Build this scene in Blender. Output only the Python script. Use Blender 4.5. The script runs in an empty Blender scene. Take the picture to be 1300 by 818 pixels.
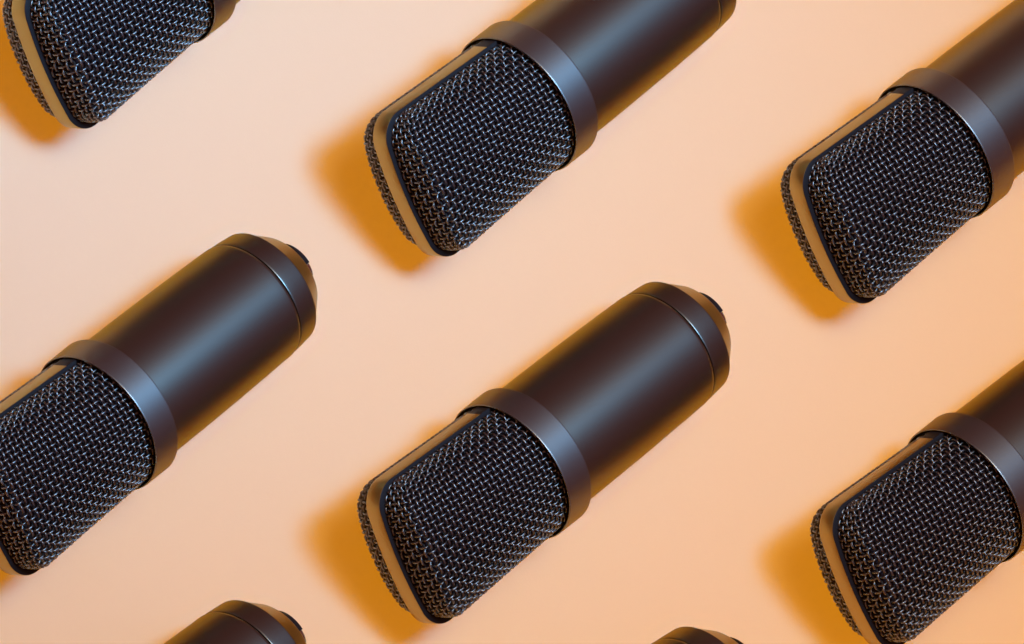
import bpy, math
from mathutils import Vector, Matrix

# ---------------------------------------------------------------- scale and view
U = 0.00025                       # one picture pixel (1300 wide) in metres
TAU = math.radians(33.3)          # angle between a microphone's axis and the picture plane
KAP = math.radians(3.3)          # how much each microphone tips towards its connector
TT = TAU - KAP                    # camera tilt away from straight down
CT, ST = math.cos(TT), math.sin(TT)
RX, RW = 0.622, 0.783             # picture directions in table terms

scene = bpy.context.scene
C = scene.collection

# ---------------------------------------------------------------- camera
cam_d = bpy.data.cameras.new("camera")
cam = bpy.data.objects.new("camera", cam_d)
C.objects.link(cam)
wd = Vector((0, CT, ST))
right = Vector((RX, 0, 0)) + RW * wd
up = Vector((-RW, 0, 0)) + RX * wd
right.normalize()
view = Vector((0, -ST, CT))
up = view.cross(right).normalized()
m = Matrix((right, up, view)).transposed().to_4x4()
m.translation = view * 1.1
cam.matrix_world = m
cam_d.type = 'ORTHO'
cam_d.ortho_scale = 1300 * U
cam_d.clip_start = 0.01
cam_d.clip_end = 50
scene.camera = cam

# ---------------------------------------------------------------- world, lamps, exposure
w = bpy.data.worlds.new("World")
scene.world = w
w.use_nodes = True
w.node_tree.nodes["Background"].inputs[0].default_value = (1.0, 0.27, 0.20, 1)
w.node_tree.nodes["Background"].inputs[1].default_value = 0.165


def area(name, loc, target, sx, sy, power, col, spread=180):
    d = bpy.data.lights.new(name, 'AREA')
    d.shape = 'RECTANGLE'
    d.size = sx
    d.size_y = sy
    d.energy = power
    d.color = col
    d.spread = math.radians(spread)
    o = bpy.data.objects.new(name, d)
    C.objects.link(o)
    o.location = loc
    q = (Vector(target) - Vector(loc)).to_track_quat('-Z', 'Y')
    o.rotation_euler = q.to_euler()
    return o


area("softbox_blue", (-0.26, 0.14, 1.70), (-0.53, -0.14, 0), 0.8, 1.2, 5.7, (0.13, 0.49, 1.0), 28)
area("softbox_centre", (0.05, 0.18, 1.87), (0.20, 0.06, 0), 1.0, 1.3, 1.32, (1.0, 0.72, 0.27), 28)
area("softbox_warm", (0.36, 0.20, 1.84), (0.36, 0.06, 0), 1.0, 1.3, 0.26, (1.0, 0.60, 0.25), 32)
area("warm_fill", view * 1.7, (-0.05, 0, 0), 0.4, 0.4, 0.7, (1.0, 0.50, 0.15))  # unseen fill added along the view axis to warm the sheet
# the sheet is translucent and lit orange from underneath
area("orange_underlight", (0.15, 0.12, -0.75), (0.04, 0.03, 0), 0.9, 0.9, 11.6, (1.0, 0.585, 0.02))

vs = scene.view_settings
vs.view_transform = 'Standard'
vs.look = 'None'
vs.exposure = 0.0
vs.gamma = 1.0
vs.use_curve_mapping = False
scene.render.engine = 'CYCLES'
scene.cycles.max_bounces = 8


# ---------------------------------------------------------------- materials
def material(name, col, rough, metal=0.0, ior=1.5, grain=0.0, gscale=900.0, bump=0.0, var=0.0):
    mt = bpy.data.materials.new(name)
    mt.use_nodes = True
    nt = mt.node_tree
    b = nt.nodes["Principled BSDF"]
    b.inputs["Base Color"].default_value = (*col, 1)
    b.inputs["Roughness"].default_value = rough
    b.inputs["Metallic"].default_value = metal
    b.inputs["IOR"].default_value = ior
    tc = nt.nodes.new("ShaderNodeTexCoord")
    if grain or bump:
        n = nt.nodes.new("ShaderNodeTexNoise")
        n.inputs["Scale"].default_value = gscale
        n.inputs["Detail"].default_value = 4
        nt.links.new(tc.outputs["Object"], n.inputs["Vector"])
        if grain:
            mr = nt.nodes.new("ShaderNodeMapRange")
            mr.inputs["To Min"].default_value = rough - grain
            mr.inputs["To Max"].default_value = rough + grain
            nt.links.new(n.outputs["Fac"], mr.inputs["Value"])
            nt.links.new(mr.outputs["Result"], b.inputs["Roughness"])
        if bump:
            bp = nt.nodes.new("ShaderNodeBump")
            bp.inputs["Strength"].default_value = bump
            bp.inputs["Distance"].default_value = 0.0002
            nt.links.new(n.outputs["Fac"], bp.inputs["Height"])
            nt.links.new(bp.outputs["Normal"], b.inputs["Normal"])
    if var:
        n2 = nt.nodes.new("ShaderNodeTexNoise")
        n2.inputs["Scale"].default_value = 40
        n2.inputs["Detail"].default_value = 6
        nt.links.new(tc.outputs["Object"], n2.inputs["Vector"])
        mx = nt.nodes.new("ShaderNodeMix")
        mx.data_type = 'RGBA'
        mx.inputs[6].default_value = (*[c * (1 - var) for c in col], 1)
        mx.inputs[7].default_value = (*[min(1, c * (1 + var)) for c in col], 1)
        nt.links.new(n2.outputs["Fac"], mx.inputs[0])
        nt.links.new(mx.outputs[2], b.inputs["Base Color"])
    return mt


M_PAPER = material("matte_paper", (0.90, 0.765, 0.53), 0.9, bump=0.15, gscale=1500, var=0.01)
def make_translucent(mt, col, fac):
    nt = mt.node_tree
    b = nt.nodes["Principled BSDF"]
    b.inputs["Specular IOR Level"].default_value = 0.15
    tr = nt.nodes.new("ShaderNodeBsdfTranslucent")
    tr.inputs["Color"].default_value = (*col, 1)
    mx = nt.nodes.new("ShaderNodeMixShader")
    mx.inputs[0].default_value = fac
    nt.links.new(b.outputs[0], mx.inputs[1])
    nt.links.new(tr.outputs[0], mx.inputs[2])
    nt.links.new(mx.outputs[0], nt.nodes["Material Output"].inputs["Surface"])


make_translucent(M_PAPER, (1.0, 0.62, 0.05), 0.35)
M_BODY = material("satin_black_metal", (0.225, 0.20, 0.16), 0.37, metal=1.0, grain=0.04, gscale=2500, bump=0.05)
M_BODY.node_tree.nodes["Principled BSDF"].inputs["Specular Tint"].default_value = (1.0, 0.66, 0.14, 1)
M_COLLAR = material("satin_grey_metal", (0.26, 0.24, 0.215), 0.43, metal=1.0, grain=0.04, gscale=2500, bump=0.05)
M_COLLAR.node_tree.nodes["Principled BSDF"].inputs["Specular Tint"].default_value = (1.0, 0.66, 0.14, 1)
M_FRAME = material("reflection_tinted_metal", (0.47, 0.325, 0.10), 0.42, metal=1.0, grain=0.04, gscale=2500, bump=0.05)  # table's orange reflection put into the colour of frame and cone
M_WIRE = material("black_wire", (0.245, 0.23, 0.215), 0.39, metal=1.0)
M_FOAM = material("dark_foam", (0.020, 0.005, 0.006), 0.95, bump=0.6, gscale=1200)
M_PLASTIC_SHADE = material("black_plastic_and_shade", (0.012, 0.006, 0.006), 0.6, ior=1.35)  # sleeve's own black; painted shade in the collar and frame
M_CHROME = material("chrome", (0.75, 0.77, 0.78), 0.16, metal=1.0)


# ---------------------------------------------------------------- mesh helpers
# microphone space: p across, a along the axis (towards the connector), e away from the table
def P(p, a, e):
    return (p * U, (a - 201.0) * U, (e + 100.0) * U)


def mesh(name, verts, faces, mat, sharp=40):
    me = bpy.data.meshes.new(name)
    me.from_pydata(verts, [], faces)
    me.materials.append(mat)
    me.polygons.foreach_set("use_smooth", [True] * len(me.polygons))
    if sharp:
        me.set_sharp_from_angle(angle=math.radians(sharp))
    me.update()
    return me


def lathe(name, prof, mat, n=112, closed=False, a0=0.0, a1=360.0, sharp=35):
    full = abs(a1 - a0 - 360) < 1e-6
    k = n if full else n + 1
    vs, fs = [], []
    for i in range(k):
        t = math.radians(a0 + (a1 - a0) * i / n)
        for a, r in prof:
            vs.append(P(r * math.cos(t), a, r * math.sin(t)))
    L = len(prof)
    for i in range(n):
        j = (i + 1) % k
        for q in range(L if closed else L - 1):
            q2 = (q + 1) % L
            fs.append((i * L + q, i * L + q2, j * L + q2, j * L + q))
    if not full:
        fs.append(tuple(range(L)))
        fs.append(tuple((k - 1) * L + q for q in range(L))[::-1])
    return mesh(name, vs, fs, mat, sharp)


BETA = math.radians(26.3)
CB, SB = math.cos(BETA), math.sin(BETA)


def H(s, f, a):
    """grille space (s across the frame, f out of the front mesh) to microphone space"""
    return P(s * CB + f * SB, a, -s * SB + f * CB)


AR = 159.0                                      # plane of the collar's mouth


def band_a(s, S=105.0, rc=35.0, ae=-69.3, arch=10.0):
    """height of the frame's top at distance s from the axis"""
    s = min(abs(s), S)
    c = S - rc
    if s <= c:
        return ae + arch * (s / S) ** 2
    x = (s - c) / rc
    return ae + arch * (c / S) ** 2 + 0.6 * arch * rc / S * x + rc * (1 - math.sqrt(max(0.0, 1 - x * x)))


def half_path(n=14):
    S, rc, ae, arch = 105.0, 35.0, -69.3, 10.0
    pts = []
    c = S - rc
    for i in range(n):
        s = c * i / n
        pts.append((s, ae + arch * (s / S) ** 2))
    y0 = ae + arch * (c / S) ** 2
    for i in range(n + 5):
        t = math.pi / 2 * i / (n + 4)
        pts.append((c + rc * math.sin(t), y0 + rc * (1 - math.cos(t)) + 1.5 * math.sin(t)))
    ya = pts[-1][1]
    aend = 176.0
    for i in range(1, 13):
        a = ya + (aend - ya) * i / 12
        pts.append((S + (96.4 - S) * (a - ya) / (AR - ya), a))
    return pts


def frame_mesh():
    h = half_path()
    path = [(-s, a) for s, a in h[:0:-1]] + h
    n = len(path)
    hw, th, bv = 13.1, 13.0, 1.4
    # outline of the strip: (f, depth inward)
    sec = [(-hw, bv), (-hw + bv * 0.3, bv * 0.3), (-hw + bv, 0), (hw - bv, 0), (hw - bv * 0.3, bv * 0.3), (hw, bv), (hw, th), (-hw, th)]
    vs, fs = [], []
    L = len(sec)
    for i, (s, a) in enumerate(path):
        s0, a0 = path[max(0, i - 1)]
        s1, a1 = path[min(n - 1, i + 1)]
        d = math.hypot(s1 - s0, a1 - a0)
        nx, ny = -(a1 - a0) / d, (s1 - s0) / d       # inward normal
        for f, dep in sec:
            vs.append(H(s + nx * dep, f, a + ny * dep))
    for i in range(n - 1):
        for q in range(L):
            q2 = (q + 1) % L
            fs.append((i * L + q, (i + 1) * L + q, (i + 1) * L + q2, i * L + q2))
    me = mesh("grille_frame", vs, fs, M_PLASTIC_SHADE, 50)
    me.materials.append(M_FRAME)                     # broad outer face carries the painted table reflection
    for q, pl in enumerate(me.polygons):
        pl.material_index = 1 if q % L in (1, 2, 3) and path[q // L][1] < 150 else 0  # black near the collar: the mouth's shade put into the colour
    return me


F0 = 12.5                                           # where the woven halves leave the frame
TOPF = 58.0


def profile(th, side, inset=0.0, n=90):
    """points (s, f, a) from the collar up the wall and over the top, at angle th"""
    c, sn = math.cos(th), math.sin(th)
    St, Sb = 98.5 - inset, 88.5 - inset
    Ft, Fb = TOPF - inset, 87.0 - inset
    c_t, sn_t = math.copysign(abs(c) ** 0.82, c), sn ** 0.65        # boxier towards the top
    s_top = St * c_t
    ab = band_a(s_top * 105 / 98) + 9.5 + inset
    ft = F0 + (Ft - F0) * sn_t
    ac = ab + 0.19 * (ft - F0)
    A0 = (Sb * c, F0 + (Fb - F0) * sn, 168.0)
    A1 = (s_top, ft, ac)
    A2 = (s_top, F0 - 2, ab)
    pts = []
    rb = 5.5
    d1 = Vector(A0) - Vector(A1)
    d2 = Vector(A2) - Vector(A1)
    k1 = Vector(A1) + d1.normalized() * min(rb, d1.length * 0.4)
    k2 = Vector(A1) + d2.normalized() * min(rb, d2.length * 0.4)
    for i in range(30):
        pts.append(Vector(A0).lerp(k1, i / 30))
    for i in range(12):
        t = i / 12
        pts.append(k1 * (1 - t) ** 2 + Vector(A1) * 2 * t * (1 - t) + k2 * t * t)
    for i in range(13):
        q = k2.lerp(Vector(A2), i / 12)
        q.z -= 2.5 * math.sin(math.pi * i / 12) * sn     # gently domed top
        pts.append(q)
    if side < 0:
        for q in pts:
            q.y = -q.y
    return pts


NT = 31          # wires along the axis per half
NW = 25          # pitches up the wall
NTOP = 5         # pitches over the top
import bisect


class Sheet:
    def __init__(self, side, inset=0.0):
        self.side = side
        self.n = 132
        # wires lie evenly along the curve halfway up the half shell
        fine = 600
        mid = []
        for i in range(fine + 1):
            pts = profile(math.pi * (0.004 + 0.992 * i / fine), side, inset)
            mid.append(pts[18])
        run = [0.0]
        for k in range(1, fine + 1):
            run.append(run[-1] + math.hypot(mid[k].x - mid[k - 1].x, mid[k].y - mid[k - 1].y))
        even = []
        for i in range(self.n + 1):
            want = run[-1] * i / self.n
            k = max(0, min(fine - 1, bisect.bisect_right(run, want) - 1))
            even.append((k + (want - run[k]) / max(1e-9, run[k + 1] - run[k])) / fine)
        self.cols = []
        for i in range(self.n + 1):
            th = math.pi * (0.004 + 0.992 * even[i])
            pts = profile(th, side, inset)
            kw = 36                                     # middle of the bend
            cw = [0.0]
            for k in range(1, len(pts)):
                cw.append(cw[-1] + (pts[k] - pts[k - 1]).length)
            lw, lt = cw[kw], cw[-1] - cw[kw]
            par = [c / lw * NW if c <= lw else NW + (c - lw) / lt * NTOP for c in cw]
            self.cols.append((pts, par))

    def _col(self, i, y):
        pts, par = self.cols[i]
        k = bisect.bisect_right(par, y) - 1
        k = max(0, min(len(par) - 2, k))
        t = (y - par[k]) / (par[k + 1] - par[k])
        return pts[k].lerp(pts[k + 1], t)

    def at(self, x, y):
        """x in wires across (0..NT), y in pitches along"""
        g = max(0.0, min(1.0, x / NT)) * self.n
        i = min(self.n - 1, int(g))
        return self._col(i, y).lerp(self._col(i + 1, y), g - i)

    def frame(self, x, y):
        h = 0.12
        p = self.at(x, y)
        dx = self.at(min(NT, x + h), y) - self.at(max(0, x - h), y)
        dy = self.at(x, min(NW + NTOP, y + h)) - self.at(x, max(0, y - h))
        nrm = dx.cross(dy)
        nrm.normalize()
        out = Vector((p.x, p.y, min(0.0, p.z)))
        if nrm.dot(Vector((p.x, p.y, -40 if p.z < -20 else 0))) < 0:
            nrm = -nrm
        return p, nrm


def woven_mesh(side):
    sh = Sheet(side)
    R, AMP, SEG = 1.6, 1.7, 8
    vs, fs = [], []

    def tube(line):
        n = len(line)
        K = 6
        b = len(vs)
        for i, (p, nr) in enumerate(line):
            t = (line[min(n - 1, i + 1)][0] - line[max(0, i - 1)][0]).normalized()
            s = t.cross(nr).normalized()
            u = s.cross(t)
            for k in range(K):
                an = 2 * math.pi * k / K
                q = p + (s * math.cos(an) + u * math.sin(an)) * R
                vs.append(H(q.x, q.y, q.z))
        for i in range(n - 1):
            for k in range(K):
                k2 = (k + 1) % K
                fs.append((b + i * K + k, b + i * K + k2, b + (i + 1) * K + k2, b + (i + 1) * K + k))

    def crimp(x):
        return AMP * math.tanh(2.8 * math.cos(math.pi * x)) / math.tanh(2.8)

    tot = NW + NTOP
    for i in range(NT):
        ln = []
        for j in range(tot * SEG + 1):
            y = j / SEG
            p, nr = sh.frame(i + 0.5, y)
            ln.append((p + nr * crimp(y - 0.5 + i), nr))
        tube(ln)
    for j in range(tot):
        ln = []
        for i in range(NT * SEG + 1):
            x = i / SEG
            p, nr = sh.frame(x, j + 0.5)
            ln.append((p - nr * crimp(x - 0.5 + j), nr))
        tube(ln)
    return mesh("wire_mesh", vs, fs, M_WIRE, 0)


def liner_mesh():
    vs, fs = [], []
    for side in (1, -1):
        sh = Sheet(side, 5.0)
        nx, ny = 30, 26
        b = len(vs)
        for i in range(nx + 1):
            for j in range(ny + 1):
                q = sh.at(NT * i / nx, (NW + NTOP) * j / ny)
                vs.append(H(q.x, q.y, q.z))
        for i in range(nx):
            for j in range(ny):
                a = b + i * (ny + 1) + j
                fs.append((a, a + 1, a + ny + 2, a + ny + 1))
    return mesh("foam_liner", vs, fs, M_FOAM, 0)


# ---------------------------------------------------------------- setting: one sheet of pale paper
def build_surface():
    n = 24
    vs, fs = [], []
    for i in range(n + 1):
        for j in range(n + 1):
            vs.append(((i / n - 0.5) * 1.6, (j / n - 0.5) * 1.6, 0))
    for i in range(n):
        for j in range(n):
            a = i * (n + 1) + j
            fs.append((a, a + n + 1, a + n + 2, a + 1))
    o = bpy.data.objects.new("paper_surface", mesh("paper_surface", vs, fs, M_PAPER, 0))
    C.objects.link(o)
    o["kind"] = "structure"


build_surface()


# ---------------------------------------------------------------- one microphone
def link(name, me, parent, **props):
    o = bpy.data.objects.new(name, me)
    C.objects.link(o)
    o.parent = parent
    for k, v in props.items():
        o[k] = v
    return o


def arc(c, r, a0, a1, n=4):
    return [(c[0] + r * math.cos(math.radians(a0 + (a1 - a0) * i / n)),
             c[1] + r * math.sin(math.radians(a0 + (a1 - a0) * i / n))) for i in range(n + 1)]


def make_microphone():
    root = bpy.data.objects.new("microphone", None)
    root.empty_display_size = 0.02
    C.objects.link(root)

    # barrel: slightly swelling tube that narrows to the tail
    prof = [(196, 84), (196, 88.0), (202.2, 88.0), (202.4, 89.4), (203.0, 90.0), (203.6, 90.2)]
    for i in range(25):
        t = i / 24
        prof.append((204 + 248 * t, 90.2 - 4.6 * t ** 1.8))
    prof += [(452.6, 85.55), (453.4, 85.3), (454.6, 84.9), (456.0, 84.4), (456.6, 83.4), (456.6, 79.5)]
    link("body", lathe("body", prof, M_BODY), root)

    # collar round the foot of the grille
    prof = [(173, 60), (173, 97.0), (172, 97.0), (162, 97.4), (161, 97.4), (159.6, 97.9), (159.0, 98.7), (159.3, 99.6), (160.2, 100.0), (161.0, 100.0), (165, 100.0), (195, 100.0),
            (198.9, 100.0), (199.6, 100.0), (200.7, 99.7), (201.1, 98.9), (201.1, 87.0)]
    me = lathe("collar", prof, M_COLLAR)
    me.materials.append(M_PLASTIC_SHADE)                    # shade inside the mouth, painted as black faces
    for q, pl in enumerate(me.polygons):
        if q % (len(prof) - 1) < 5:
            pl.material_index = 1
    link("collar", me, root)

    # tail cap, its cone and the connector
    prof = [(457.8, 79.5), (457.8, 83.7), (458.2, 84.3), (459.0, 84.5), (459.8, 84.5)]
    for i in range(9):
        t = i / 8
        prof.append((460 + 29 * t, 84.5 - 2.6 * t ** 1.2))
    prof += [(489.4, 81.85)] + arc((489.4, 80.4), 1.4, 65, 0, 4) + [(490.8, 80), (490.8, 76)]
    cap = link("end_cap", lathe("end_cap", prof, M_BODY), root)
    prof = [(490, 79.6), (491.4, 79.6), (492.4, 79.0), (493.4, 78.2), (506, 68.6), (520, 57.9), (521, 57.1), (522.4, 55.6), (523.2, 54.0), (523.4, 52), (523.4, 10)]
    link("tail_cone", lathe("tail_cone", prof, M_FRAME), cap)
    prof = [(520, 35), (541, 35), (542.5, 34.2), (543, 33), (543, 30.5), (520, 30.5)]
    link("connector_sleeve", lathe("connector_sleeve", prof, M_PLASTIC_SHADE, n=64, closed=True, a0=78, a1=300), cap)
    prof = [(520, 34.4), (539.6, 34.4), (540.8, 33.8), (541.2, 33), (541.2, 31), (520, 31)]
    link("connector_latch", lathe("connector_latch", prof, M_CHROME, n=12, closed=True, a0=49, a1=77), cap)
    prof = [(520, 30.2), (534, 30.2), (535, 29.5), (535, 27.5), (520, 27.5)]
    link("connector_shell", lathe("connector_shell", prof, M_CHROME, n=64, closed=True), cap)

    # grille: frame, two woven halves, foam behind them
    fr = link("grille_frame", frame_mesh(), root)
    link("wire_mesh", woven_mesh(1), fr, kind="stuff")
    link("wire_mesh", woven_mesh(-1), fr, kind="stuff")
    link("foam_liner", liner_mesh(), fr)
    return root


def copy_tree(o, parent=None):
    c = o.copy()
    C.objects.link(c)
    if parent:
        c.parent = parent
    for ch in list(o.children):
        copy_tree(ch, c)
    return c


# picture offsets of every microphone from the middle one, and what tells it apart
SPOTS = [
    (0.0, 0.0, "black studio microphone in the middle, the only one seen whole from grille to connector"),
    (8.6, -466.2, "black microphone directly above the middle one, top edge cutting off its tail end"),
    (537.5, -406.5, "black microphone at upper right with brownish sheen, body cut off by top right corner"),
    (-525.0, -61.5, "black microphone at left edge with blue sheen along its body, connector end showing"),
    (575.2, 31.0, "black microphone at lower right, grille end cut by the bottom and body by right edge"),
    (-450.3, -628.6, "black microphone in the top left corner, only its blue glinting grille and collar rim showing"),
    (-533.7, 404.2, "tail end of black microphone at bottom left with its dark connector showing"),
    (39.0, 437.8, "sliver of a black microphone's end cap at bottom edge, right of the middle microphone"),
]
UC = 650 * RX + 409 * RW
WC = 650 * RW - 409 * RX
proto = make_microphone()
for k, (dx, dy, label) in enumerate(SPOTS):
    o = proto if k == 0 else copy_tree(proto)
    dy -= 2.0
    dx += 0.3
    u = 874.0 - UC + dx * RX + dy * RW
    wv = 0.0 - WC + dx * RW - dy * RX
    # point on the axis at a = 0, seen from the empty
    yl = -201 * math.cos(KAP) + 100 * math.sin(KAP)
    zl = 201 * math.sin(KAP) + 100 * math.cos(KAP)
    y = (wv - zl * ST) / CT - yl
    o.location = (u * U, y * U, 0.00005)
    o.rotation_euler = (-KAP, 0, 0)
    o["label"] = label
    o["category"] = "microphone"
    o["group"] = "black microphones laid in slanted rows on the peach surface"
